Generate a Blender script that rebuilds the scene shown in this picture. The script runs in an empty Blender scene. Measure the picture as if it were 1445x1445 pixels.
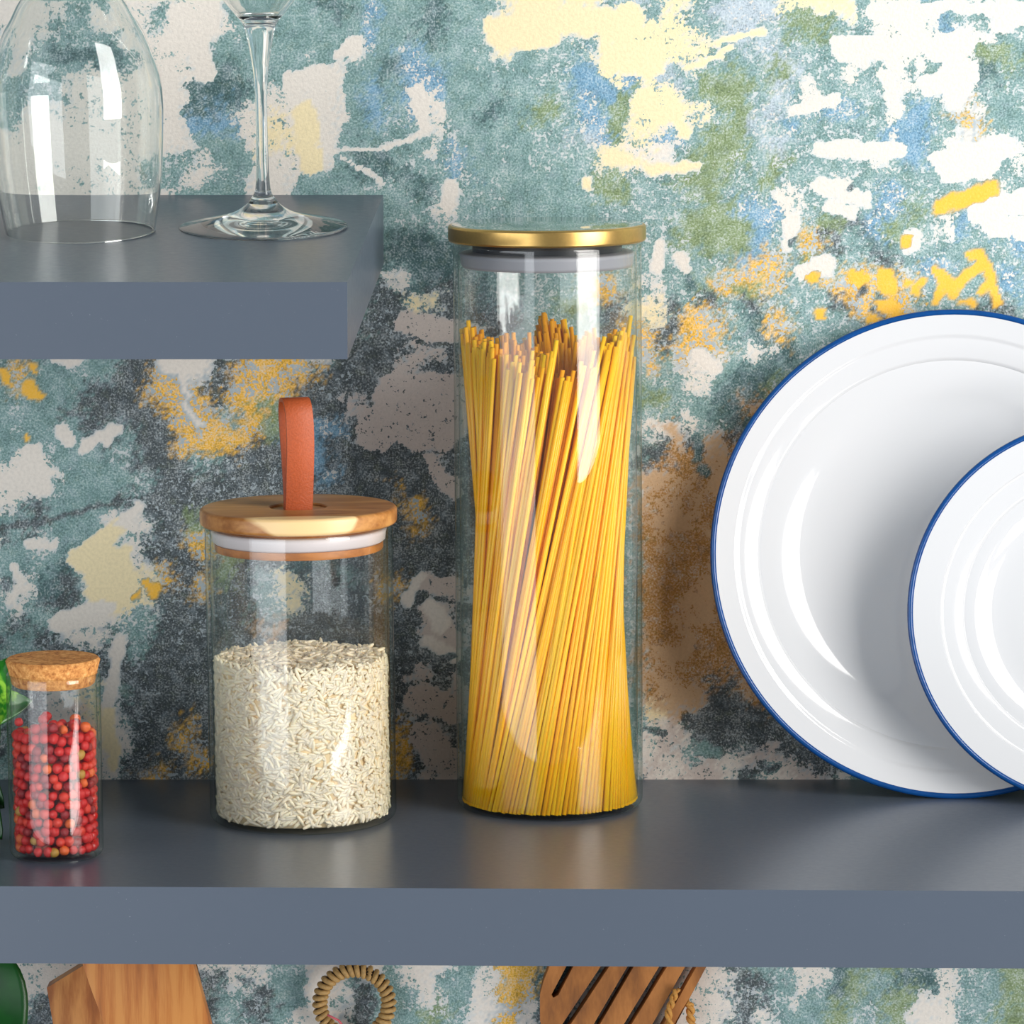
import bpy, bmesh, math, random
import numpy as np
from mathutils import Vector, Matrix
random.seed(7); rng = np.random.default_rng(11)
scene = bpy.context.scene
COL = scene.collection

# ------------------------------------------------------------------ camera maths
F = 6400.0; C0 = 722.5
PITCH = math.radians(7.76); WALL = 2.5
CAMZ = WALL * math.tan(PITCH + math.atan((1100 - C0) / F))       # lower shelf top is z = 0
cp, sp = math.cos(PITCH), math.sin(PITCH)
def ray(px, py):
    u, v = (px - C0) / F, (C0 - py) / F
    return Vector((u, v * sp + cp, v * cp - sp))
def at_depth(px, py, Y):
    d = ray(px, py); return Vector((0, 0, CAMZ)) + d * (Y / d.y)
def on_plane(px, py, z=0.0):
    d = ray(px, py); return Vector((0, 0, CAMZ)) + d * ((z - CAMZ) / d.z)
def m_per_px(p):                                                  # metres per pixel at a point
    return (p.y * cp + (CAMZ - p.z) * sp) / F
cam = bpy.data.cameras.new('camera'); cam_o = bpy.data.objects.new('camera', cam); COL.objects.link(cam_o)
cam_o.location = (0, 0, CAMZ); cam_o.rotation_euler = (math.pi / 2 - PITCH, 0, 0)
cam.sensor_width = 36; cam.lens = F / 1445 * 36; cam.clip_start = 0.05
scene.camera = cam_o

# ------------------------------------------------------------------ object helpers
def link(o, parent=None):
    COL.objects.link(o)
    if parent: o.parent = parent
    return o
def tag(o, label=None, cat=None, group=None, kind=None):
    if label: o['label'] = label
    if cat: o['category'] = cat
    if group: o['group'] = group
    if kind: o['kind'] = kind
    return o
def thing(name, loc, label, cat, rot=(0, 0, 0), group=None):
    o = bpy.data.objects.new(name, None); o.empty_display_size = .02
    o.location = loc; o.rotation_euler = rot
    return tag(link(o), label, cat, group)
def obj(name, me, mat=None, parent=None, smooth=True):
    if isinstance(me, bmesh.types.BMesh):
        bm = me; me = bpy.data.meshes.new(name)
        bmesh.ops.recalc_face_normals(bm, faces=bm.faces[:]); bm.to_mesh(me); bm.free()
    if mat:
        me.materials.clear(); me.materials.append(mat)
    if smooth is True:
        for p in me.polygons: p.use_smooth = True
    o = link(bpy.data.objects.new(name, me), parent)
    if smooth == 'auto':
        for p in me.polygons: p.use_smooth = True
        me.set_sharp_from_angle(angle=math.radians(38))
    return o
def pymesh(name, v, f):
    me = bpy.data.meshes.new(name); me.from_pydata([tuple(p) for p in v], [], [tuple(q) for q in f]); me.update(); return me
def lathe(profile, seg=96, bm=None, close=False):
    """profile [(r,z)] spun round z; r = 0 ends close to a point."""
    bm = bm or bmesh.new(); rings = []
    for r, z in profile:
        if r < 1e-7: rings.append([bm.verts.new((0, 0, z))])
        else: rings.append([bm.verts.new((r * math.cos(2 * math.pi * k / seg), r * math.sin(2 * math.pi * k / seg), z)) for k in range(seg)])
    pairs = list(zip(rings, rings[1:])) + ([(rings[-1], rings[0])] if close else [])
    for a, b in pairs:
        for k in range(seg):
            k2 = (k + 1) % seg
            q = [a[k % len(a)], a[k2 % len(a)], b[k2 % len(b)], b[k % len(b)]]
            q2 = []
            for x in q:
                if x not in q2: q2.append(x)
            if len(q2) > 2: bm.faces.new(q2)
    return bm
def rounded(r, z0, z1, b, n=4, inner=0.0):
    """closed disc profile with rounded edges."""
    p = [(inner, z0)]
    for k in range(n + 1):
        a = -math.pi / 2 + math.pi / 2 * k / n; p.append((r - b + b * math.cos(a), z0 + b + b * math.sin(a)))
    for k in range(n + 1):
        a = math.pi / 2 * k / n; p.append((r - b + b * math.cos(a), z1 - b + b * math.sin(a)))
    p.append((inner, z1)); return p
def prism(poly, axis_vec, bm=None):
    bm = bm or bmesh.new()
    a = [bm.verts.new(p) for p in poly]; b = [bm.verts.new(Vector(p) + axis_vec) for p in poly]
    n = len(poly)
    f1 = bm.faces.new(a); f2 = bm.faces.new(b[::-1])
    for k in range(n): bm.faces.new([a[k], b[k], b[(k + 1) % n], a[(k + 1) % n]])
    bmesh.ops.triangulate(bm, faces=[f1, f2]); return bm
def bevel(bm, w, seg=3, ang=30):
    es = [e for e in bm.edges if len(e.link_faces) == 2 and e.calc_face_angle(0) > math.radians(ang)]
    bmesh.ops.bevel(bm, geom=es, offset=w, segments=seg, affect='EDGES', profile=.5, clamp_overlap=True); return bm
def tube(pts, rad, seg=8, closed=False):
    """list of points (and radius or list of radii) -> verts, faces"""
    pts = [Vector(p) for p in pts]; n = len(pts); v = []; f = []
    up = Vector((0.13, 0.21, 0.97))
    for i, p in enumerate(pts):
        t = (pts[(i + 1) % n] - pts[i - 1]) if closed else (pts[min(i + 1, n - 1)] - pts[max(i - 1, 0)])
        t.normalize(); a = t.cross(up)
        if a.length < .05: a = t.cross(Vector((1, 0, 0)))
        a.normalize(); b = t.cross(a); r = rad[i] if isinstance(rad, (list, tuple)) else rad
        for k in range(seg):
            w = 2 * math.pi * k / seg; v.append(p + a * (r * math.cos(w)) + b * (r * math.sin(w)))
    for i in range(n if closed else n - 1):
        j = (i + 1) % n
        for k in range(seg): f.append((i * seg + k, i * seg + (k + 1) % seg, j * seg + (k + 1) % seg, j * seg + k))
    if not closed: f.append(tuple(range(seg))[::-1]); f.append(tuple((n - 1) * seg + k for k in range(seg)))
    return v, f

# ------------------------------------------------------------------ material helpers
def lin(c): return tuple(((x / 255) / 12.92 if x / 255 <= .04045 else ((x / 255 + .055) / 1.055) ** 2.4) for x in c)
class NT:
    def __init__(s, name):
        s.m = bpy.data.materials.new(name); s.m.use_nodes = True; s.t = s.m.node_tree; s.t.nodes.clear()
        s.out = s.t.nodes.new('ShaderNodeOutputMaterial')
    def n(s, kind, **kw):
        x = s.t.nodes.new(kind)
        for k, v in kw.items():
            if hasattr(x, k) and k not in ('Scale',): setattr(x, k, v)
            else: s.put(x.inputs[k], v)
        return x
    def put(s, sock, v):
        if isinstance(v, bpy.types.NodeSocket): s.t.links.new(v, sock)
        elif isinstance(v, (tuple, list)) and sock.type == 'RGBA': sock.default_value = tuple(v)[:3] + (1,)
        else: sock.default_value = v
    def math(s, op, a, b=None, c=None, clamp=False):
        x = s.t.nodes.new('ShaderNodeMath'); x.operation = op; x.use_clamp = clamp
        for i, v in enumerate((a, b, c)):
            if v is not None: s.put(x.inputs[i], v)
        return x.outputs[0]
    def mix(s, fac, a, b, mode='MIX'):
        x = s.t.nodes.new('ShaderNodeMix'); x.data_type = 'RGBA'; x.blend_type = mode
        s.put(x.inputs[0], fac); s.put(x.inputs[6], a); s.put(x.inputs[7], b); return x.outputs[2]
    def ramp(s, fac, stops, interp='LINEAR'):
        x = s.t.nodes.new('ShaderNodeValToRGB'); x.color_ramp.interpolation = interp; e = x.color_ramp.elements
        while len(e) < len(stops): e.new(.5)
        for q, (p, c) in zip(e, stops): q.position = p; q.color = tuple(c)[:3] + (1,)
        s.put(x.inputs[0], fac); return x.outputs[0]
    def noise(s, vec, scale, detail=4, rough=.55, dist=0.0):
        x = s.t.nodes.new('ShaderNodeTexNoise'); x.inputs['Scale'].default_value = scale
        x.inputs['Detail'].default_value = detail; x.inputs['Roughness'].default_value = rough
        x.inputs['Distortion'].default_value = dist
        if vec is not None: s.t.links.new(vec, x.inputs['Vector'])
        return x.outputs['Fac']
    def coord(s, kind='Object'): return s.t.nodes.new('ShaderNodeTexCoord').outputs[kind]
    def mapping(s, vec, scale=(1, 1, 1), rot=(0, 0, 0), loc=(0, 0, 0)):
        x = s.t.nodes.new('ShaderNodeMapping'); s.t.links.new(vec, x.inputs[0])
        x.inputs['Scale'].default_value = scale; x.inputs['Rotation'].default_value = rot; x.inputs['Location'].default_value = loc
        return x.outputs[0]
    def bump(s, h, strength=.3, dist=.001):
        x = s.t.nodes.new('ShaderNodeBump'); s.put(x.inputs['Height'], h)
        x.inputs['Strength'].default_value = strength; x.inputs['Distance'].default_value = dist; return x.outputs[0]
    def principled(s, **kw):
        x = s.t.nodes.new('ShaderNodeBsdfPrincipled')
        for k, v in kw.items(): s.put(x.inputs[k.replace('_', ' ')], v)
        s.t.links.new(x.outputs[0], s.out.inputs[0]); return s.m
def simple(name, rgb, rough=.5, metal=0.0, var=.0, scale=300, bump=0.0, **kw):
    t = NT(name); co = t.coord(); c = lin(rgb)
    n = t.noise(co, scale, 4)
    col = t.ramp(n, [(.3, tuple(x * (1 - var) for x in c)), (.7, tuple(min(1, x * (1 + var)) for x in c))]) if var else c
    d = dict(Base_Color=col, Roughness=rough, Metallic=metal, **kw)
    if bump: d['Normal'] = t.bump(n, bump, .0006)
    return t.principled(**d)
def thin_glass(name, tint=(.99, .995, .992), edge=(.72, .82, .77), f0=.045, top=.8):
    t = NT(name)
    lw = t.n('ShaderNodeLayerWeight'); lw.inputs['Blend'].default_value = .5; fc = lw.outputs['Facing']
    fr = t.math('MULTIPLY_ADD', t.math('POWER', fc, 5.0), top, f0, clamp=True)
    tc = t.mix(t.math('POWER', fc, 4.0), tint, edge)
    tr = t.n('ShaderNodeBsdfTransparent', Color=tc); gl = t.n('ShaderNodeBsdfGlossy', Roughness=0.0)
    mx = t.n('ShaderNodeMixShader'); t.put(mx.inputs[0], fr); t.put(mx.inputs[1], tr.outputs[0]); t.put(mx.inputs[2], gl.outputs[0])
    t.t.links.new(mx.outputs[0], t.out.inputs[0]); return t.m
def wood(name, stops, scale=(30, 6, 30), rot=(0, 0, 0), grain=14, rough=.42, dist=2.0):
    t = NT(name); co = t.mapping(t.coord(), scale, rot)
    big = t.noise(co, 1.0, 3, .5, .6)
    w = t.n('ShaderNodeTexWave'); t.put(w.inputs['Vector'], co); w.inputs['Scale'].default_value = grain * .1
    w.inputs['Distortion'].default_value = dist; w.inputs['Detail'].default_value = 3; w.inputs['Detail Scale'].default_value = 1.2
    fine = t.noise(t.mapping(t.coord(), tuple(s * 14 for s in scale), rot), 1.0, 3)
    v = t.math('ADD', t.math('MULTIPLY', big, .78), t.math('MULTIPLY', w.outputs['Fac'], .10))
    v = t.math('ADD', v, t.math('MULTIPLY', fine, .18))
    col = t.ramp(v, [(p, lin(c)) for p, c in stops])
    return t.principled(Base_Color=col, Roughness=rough, Normal=t.bump(fine, .15, .0004))

M = {}
M['glass'] = thin_glass('clear_jar_glass')
M['rim_glass'] = thin_glass('rim_glass', (.98, .99, .99), (.8, .86, .86), .42, .5)
M['bowl_glass'] = thin_glass('clear_bowl_glass', (.985, .99, .99), (.66, .76, .76), .05, .85)
t = NT('solid_glass'); M['solid_glass'] = t.principled(Base_Color=(.97, .99, .98), Roughness=0.0, IOR=1.5, Transmission_Weight=1.0)
t = NT('grey_shelf_paint'); co = t.coord(); nn = t.noise(co, 260, 3); fl = t.noise(co, 900, 2)
M['shelf'] = t.principled(Base_Color=t.mix(t.math('GREATER_THAN', fl, .76), lin((77, 86, 99)), lin((115, 122, 132))),
                          Roughness=t.math('MULTIPLY_ADD', nn, .10, .27), Normal=t.bump(nn, .03, .0004))
M['gold'] = simple('brushed_gold', (206, 168, 100), .3, 1.0, .05, 500)
M['mirror'] = simple('polished_lid_metal', (196, 196, 178), .06, 1.0)
M['black'] = simple('black_plastic', (30, 30, 32), .4)
M['grey_silicone'] = simple('grey_silicone', (150, 150, 156), .35)
M['white_silicone'] = simple('white_silicone', (216, 206, 206), .4, Subsurface_Weight=.0)
M['plug_wood'] = wood('plug_wood', [(.35, (130, 72, 34)), (.6, (190, 122, 62))], (10, 70, 70))
M['leather'] = simple('tan_leather', (176, 82, 40), .5, 0, .12, 900, .5)
M['leather_in'] = simple('raw_leather', (168, 100, 48), .7, 0, .15, 1200, .4)
t = NT('cork'); co = t.coord(); a = t.noise(co, 420, 5, .7); b = t.noise(co, 130, 3)
M['cork'] = t.principled(Base_Color=t.ramp(t.math('ADD', t.math('MULTIPLY', a, .75), t.math('MULTIPLY', b, .25)),
    [(.34, lin((112, 60, 22))), (.44, lin((188, 120, 58))), (.56, lin((222, 158, 88))), (.68, lin((240, 190, 124)))]), Roughness=.8, Normal=t.bump(a, .6, .0008))
t = NT('pasta'); oi = t.n('ShaderNodeObjectInfo').outputs['Random']; co = t.coord()
M['pasta'] = t.principled(Base_Color=t.mix(oi, lin((252, 178, 8)), lin((254, 199, 24))), Roughness=.36, Subsurface_Weight=.25, Subsurface_Radius=(.0020, .0010, .0002), Subsurface_Scale=1.0)
M['pasta_bulk'] = simple('pasta_bulk', (246, 166, 12), .4)
M['rice'] = simple('rice_grain', (253, 234, 204), .34, 0, .05, 160, Subsurface_Weight=.35, Subsurface_Radius=(.0016, .0013, .0009), Subsurface_Scale=1.0)
M['rice_core'] = simple('rice_core', (238, 214, 170), .6, 0, .08, 500)
t = NT('porcelain'); M['porcelain'] = t.principled(Base_Color=lin((206, 207, 209)), Roughness=.08, IOR=1.5, Coat_Weight=.4, Coat_Roughness=.03)
M['blue_rim'] = simple('blue_rim', (6, 66, 128), .14, 0, .12, 120)
pep = []
for i, c in enumerate([(206, 28, 24), (222, 56, 34), (150, 18, 26), (232, 104, 42), (190, 144, 60), (214, 38, 36)]):
    t = NT('peppercorn_skin_%d' % i); co = t.coord(); n = t.noise(co, 500, 3)
    pep.append(t.principled(Base_Color=t.ramp(n, [(.32, tuple(x * .6 for x in lin(c))), (.55, lin(c))]), Roughness=.22, Normal=t.bump(n, .35, .0005)))
M['pepper_bulk'] = simple('pepper_bulk', (150, 26, 28), .5, 0, .3, 300)

# ------------------------------------------------------------------ the wall and its peeling paint
# one letter for each 30 mm patch of the wall: the paint left there (capital: whole, small: worn); D block left of jar lid: its shadow painted in
G = """
WWwtwWwt wWWTTTTD TbTTDTTt CCCCtLtc tLLLLcCC tWWWtttW W
WwttttWw WWwTTTTT TbTTDTtC CCtCCCcc ttLLtGGt twwwBWwT T
WtDDDDtw wtTTTTTT WtTbTTtC ctttCCCc ctTtLttt wWwwWwGG T
TtttwwwW WDDTTTWW TTDbbTTt TttBcbcL tGGtGLtt wtWTWWDt t
TttwwwwW WDDDTwWW TBTbbTTT TttbtGcc tGGtLtwt ttWtWwtT t
twwwwwww WBBwwwWW TBtbWTTD TGtbbGcC ctGLtbtb ttwBtyTT T
wWWWWwwW WTTwccwW TTtTwtTT TttLbGcb TGGtLttt ttBBtWwt t
WWwwwwwt twTTWwWW TDDttbTt TtttccwW tGgtgttt twtBtWWt w
WwWwwwwt twttWWTT TttDtttt TTTtGGtt gGttGttw ttttTtwt t
WWWWWWWW wTTTWWTT TTTtwtTt TTTTtttt tgGbtwtt tbttttWW w
WWWWWWWW wTTTWWTT TTttttTT TTTTTTtt GGGBbwtG kbGtwBtt b
WWWWWWWW wTTTWWTT TTDDDDDD TTGGGttt gGGBttyk tDtttTtb b
WWWWWWWW wTTTWWTT TTDDDDTt tttttttt Tttyytgt tktbbttt t
WWWWWWWW wTTTWWTT TkwDkkDt tttyytwt tgyGytty ytyttttb t
WWWWWWWW wTTTWWTT TkkcckkK ttGtkcck tktktttk ykytttkt t
WWWWWWWW wTTTWWTT TkkKkkwk ttttkyyk YytDyttt tttttttt t
DDTtTTKK yywkyYyw kKkppkkp ttttttyt yytwDttt tttttttt t
ytTtTKKy yWkyYyyk kKkpkkkp tttttttt wwTDtttt tttttttt t
tTTTKKKy yykyyyKk kkppkkpk ttttttGT tTDDgttt tttttttt t
tTTKKKKk yytYGKKK pkppkkpk tttttttt wtDooott tttttttt t
TTtTKtKK yYYyGbbb kKpppkkp ttttttwP kPkPoooo tttttttt t
TwtTTtKK KtkkKbBk kKKKkkkp ttttttkO oPoPOOoo tttttttt t
wwwTTTtk kkkkkkkb kKkKkkpp ttttttPo oPPoOOOo tttttttt t
wwtTTTkk kkkkkkkK KkKyKKkk ttttttoo oOOoOOOO tttttttt t
TKTTTwwk kGkkkkkk KKKyKKKk ttttttoP oOOOOOOO tttttttt t
TwtTTtwk kyGkkkkk kkKKKKkk ttttttOo OPOOOOOO tttttttt t
TtTDttwk kkGkkkDD kkKKKkpk ttttttOO OPOOOOOO tttttttt t
kwDKtccy kykktckk TkyKkkpk ttttttOO OPOOOOOO tttttttt t
wtKKtcck kkkktckk kkkKkpkp ttttttOO PPOOOOOO tttttttt t
kTtwwwtk kkkkokkk kkKkpkkp ttttttoO oPOOOOOO tttttttt t
TkkkkktK kKkkkkkk kkkkkpkp ttttttoP POOOOOOO tttttttt t
TkkkwkkK KkkkkkkK kkkpkkkp ttttttoo OOOOOOOO tttttttt t
TkwwctkK KkkkkkkK kkkKkpkp ttttttoP PkkoOOoo tttttttt t
TkwwcwkK KkkkkkkK kkkpkkkp ttttttcP kKKKkkoo tttttttt t
TkwwcwkK ykkkkkkK kkYkpkkp ttttttwp wkkKkkkk tttttttt t
TkwwwwkK kykkkkkK kkYkkpkp ttttttwp tpwppkkk tttttttt t
TkwwwwKy kkkkkkkk kkykpkkp ttttttpw ppwkwppw tttttttt t
TkwwwwKy kkkkkkkk kkykkpkp ttttttpw ppwkwppw tttttttt t
wwwwwwKk kkkktttT TTtkpkkp ttttttpw ppwkwttt tttttttt t
wwwwwwkk ykkktttT Ttkwtwtt twwwtpww pkwttTTT TGGGttGG t
wwwwWWww kkwwkttW Wwttwtwy YDDwwwww wkktwwtD TGGDwttG G
wwwwWWWW WwwwwttW wWtwWTwY YDDwwwww wwkTtwwD TGGDwttG G
wwwwWWWW WwwwwttW wWtwWTwY YDDwwwww wwkTtwwD TGGDwttG G
wwwwWWWW WwwwwttW wWtwWTwY YDDwwwww wwkTtwwD TGGDwttG G
wwwwWWWW WwwwwttW wWtwWTwY YDDwwwww wwkTtwwD TGGDwttG G
wwwwWWWW WwwwwttW wWtwWTwY YDDwwwww wwkTtwwD TGGDwttG G
wwwwWWWW WkkwkTTW tkTtwTwY yDDwwwww wwkktwtD GTDDwtTG G
wKkwWWWW WkTtkTwW WkTTgtWy wkkwwwww wwkwtTTG ttGWwttG G
wKkwWWWW WkTtkTwW WkTTgtWy wkkwwwww wwkwtTTG ttGWwttG G
""".replace(' ', '').split()
PAINT = dict(T=(116, 151, 149), B=(110, 155, 183), G=(126, 146, 102), D=(66, 100, 102), K=(68, 78, 82), Y=(240, 184, 58), O=(178, 130, 64), L=(176, 190, 200))
PLAS = dict(W=(222, 215, 205), C=(234, 218, 176), P=(198, 166, 130), p=(200, 188, 180), S=(200, 206, 206), Z=(168, 180, 186))
KEY = {'W': (-.1, 'T', 'W'), 'w': (.32, 'T', 'W'), 'C': (-.1, 'T', 'C'), 'c': (.30, 'T', 'C'), 'T': (1.0, 'T', 'S'), 't': (.68, 'T', 'S'),
       'B': (1.0, 'B', 'S'), 'b': (.66, 'B', 'W'), 'G': (1.0, 'G', 'S'), 'g': (.68, 'G', 'S'), 'D': (1.2, 'D', 'S'),
       'K': (.92, 'K', 'Z'), 'k': (.74, 'K', 'Z'), 'Y': (.85, 'Y', 'S'), 'y': (.56, 'Y', 'Z'), 'O': (.85, 'O', 'P'), 'o': (.5, 'O', 'P'),
       'P': (.15, 'O', 'P'), 'p': (.27, 'K', 'p'), 'L': (.75, 'L', 'W')}
PATCHES = [(1185, 68, 1258, 66, 14, 'W'), (1288, 38, 1290, 56, 15, 'W'), (1325, 70, 1355, 60, 18, 'W'), (1350, 70, 1350, 135, 17, 'W'), (1310, 120, 1370, 100, 14, 'W'), (1120, 155, 1180, 140, 8, 'W'),
    (1160, 212, 1265, 214, 12, 'W'), (1330, 228, 1420, 208, 16, 'W'), (1340, 245, 1400, 235, 10, 'W'), (1380, 300, 1445, 285, 16, 'W'), (1400, 320, 1445, 325, 12, 'W'), (1230, 15, 1320, 14, 8, 'W'), (1330, 8, 1445, 14, 9, 'W'),
    (915, 238, 985, 236, 7, 'C'), (860, 222, 900, 228, 8, 'C'), (824, 258, 832, 262, 6, 'C'), (1010, 60, 1080, 45, 5, 'C'), (985, 90, 1030, 70, 4, 'C'), (1110, 345, 1120, 310, 8, 'W'), (1138, 384, 1165, 374, 13, 'W'), (1284, 345, 1288, 338, 12, 'W'),
    (985, 500, 1010, 520, 10, 'W'), (930, 345, 925, 380, 9, 'W'), (700, 40, 890, 25, 18, 'C'), (700, 60, 780, 55, 12, 'C'), (860, 85, 920, 95, 14, 'C'), (910, 135, 930, 165, 10, 'C'), (955, 165, 965, 190, 10, 'C'),
    (410, 115, 465, 105, 15, 'W'), (430, 160, 440, 230, 16, 'C'), (480, 75, 505, 60, 8, 'W'), (590, 130, 600, 180, 10, 'W'), (638, 262, 632, 290, 9, 'W'), (250, 20, 290, 100, 16, 'W'),
    (1160, 262, 1220, 282, 12, 'W'), (1170, 290, 1200, 300, 8, 'W'), (120, 780, 165, 745, 12, 'C'), (105, 790, 175, 830, 14, 'C'), (140, 785, 150, 845, 28, 'C'), (175, 780, 180, 835, 12, 'C'), (150, 860, 80, 880, 14, 'W'), (170, 740, 195, 715, 8, 'W'), (40, 765, 75, 768, 6, 'W'), (168, 905, 150, 1000, 9, 'W'),
    (150, 1010, 160, 1080, 9, 'C'), (20, 800, 30, 830, 6, 'W'), (15, 845, 24, 835, 5, 'W'), (560, 560, 640, 560, 34, 'p'), (530, 605, 625, 605, 30, 'p'), (600, 655, 640, 690, 14, 'p'), (575, 455, 640, 470, 18, 'p'), (595, 820, 640, 830, 14, 'p'), (610, 865, 630, 900, 20, 'p'), (590, 985, 640, 1000, 20, 'p'), (600, 1040, 640, 1080, 22, 'p')]
STROKES = [(1327, 292, 1402, 266, 11, 'Y'), (1319, 425, 1327, 409, 5, 'Y'), (1326, 385, 1342, 412, 9, 'Y'), (1342, 409, 1379, 375, 8, 'Y'),
    (1366, 359, 1386, 355, 6, 'Y'), (1382, 359, 1399, 392, 8, 'Y'), (1399, 392, 1407, 428, 7, 'Y'), (1386, 412, 1396, 399, 5, 'Y'), (1352, 425, 1376, 430, 4, 'Y'),
    (1283, 397, 1284, 397, 6, 'Y'), (1301, 399, 1302, 399, 7, 'Y'), (1294, 409, 1296, 412, 6, 'Y'), (1205, 386, 1214, 398, 10, 'Y'), (1251, 395, 1253, 404, 12, 'Y'),
    (1244, 382, 1250, 384, 7, 'Y'), (1250, 432, 1262, 438, 11, 'Y'), (1224, 452, 1232, 450, 6, 'Y'), (1281, 342, 1285, 340, 8, 'Y'), (1146, 391, 1150, 387, 8, 'Y'),
    (1152, 446, 1162, 443, 6, 'Y'), (1115, 340, 1119, 338, 5, 'K'), (1211, 414, 1221, 409, 5, 'K'), (1174, 432, 1176, 432, 4, 'K'), (1199, 268, 1202, 266, 4, 'K'),
    (919, 637, 925, 638, 6, 'K'), (925, 638, 931, 641, 3, 'K'), (980, 620, 984, 645, 5, 'D'), (990, 660, 995, 668, 7, 'D'), (8, 528, 10, 538, 6, 'Y'), (49, 518, 50, 526, 4, 'Y'),
    (40, 546, 50, 556, 9, 'Y'), (50, 556, 56, 562, 4, 'Y'), (37, 617, 40, 619, 4, 'Y'), (206, 822, 216, 830, 7, 'Y'), (186, 842, 196, 840, 4, 'Y'), (214, 840, 212, 842, 5, 'Y'),
    (446, 210, 545, 208, 2.2, 'W'), (482, 222, 540, 258, 2.5, 'W'), (545, 208, 592, 190, 3, 'W'), (0, 745, 60, 735, 4, 'K'), (60, 735, 170, 706, 3, 'K'),
    (822, 104, 862, 134, 11, 'B'), (966, 375, 976, 408, 5, 'D'), (980, 368, 992, 405, 5, 'T'), (958, 360, 968, 375, 6, 'W'),
    (590, 815, 575, 850, 8, 'W'), (610, 860, 625, 880, 14, 'W'), (605, 905, 640, 925, 10, 'W'), (590, 650, 610, 700, 8, 'K'), (505, 640, 545, 660, 12, 'K'), (560, 640, 585, 690, 12, 'K'),
    (560, 935, 640, 928, 2.5, 'K'), (1012, 985, 1040, 1010, 9, 'K'), (1040, 1020, 1075, 1035, 8, 'K'), (985, 1010, 1000, 1012, 5, 'K'), (992, 1055, 1008, 1062, 8, 'T'),
    (1088, 1086, 1094, 1084, 5, 'K'), (912, 1030, 936, 1034, 2.5, 'K'), (1000, 1026, 1012, 1020, 4, 'K'),
    (45, 640, 60, 690, 14, 'W'), (10, 680, 60, 668, 13, 'W'), (88, 606, 96, 622, 8, 'W'), (120, 630, 145, 615, 8, 'W'), (145, 620, 165, 605, 7, 'W'),
    (240, 512, 280, 512, 14, 'W'), (256, 530, 262, 560, 4, 'W'), (262, 570, 284, 600, 4, 'W'), (75, 510, 110, 511, 5, 'W')]
def vnoise(x, y, s, seed):
    r = np.random.default_rng(seed); T = r.random((257, 257)); x = x / s; y = y / s
    xi = np.floor(x).astype(int); yi = np.floor(y).astype(int); fx = x - xi; fy = y - yi
    fx = fx * fx * (3 - 2 * fx); fy = fy * fy * (3 - 2 * fy)
    a = T[yi % 256, xi % 256]; b = T[yi % 256, (xi + 1) % 256]; c = T[(yi + 1) % 256, xi % 256]; d = T[(yi + 1) % 256, (xi + 1) % 256]
    return (a * (1 - fx) + b * fx) * (1 - fy) + (c * (1 - fx) + d * fx) * fy - .5
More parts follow.
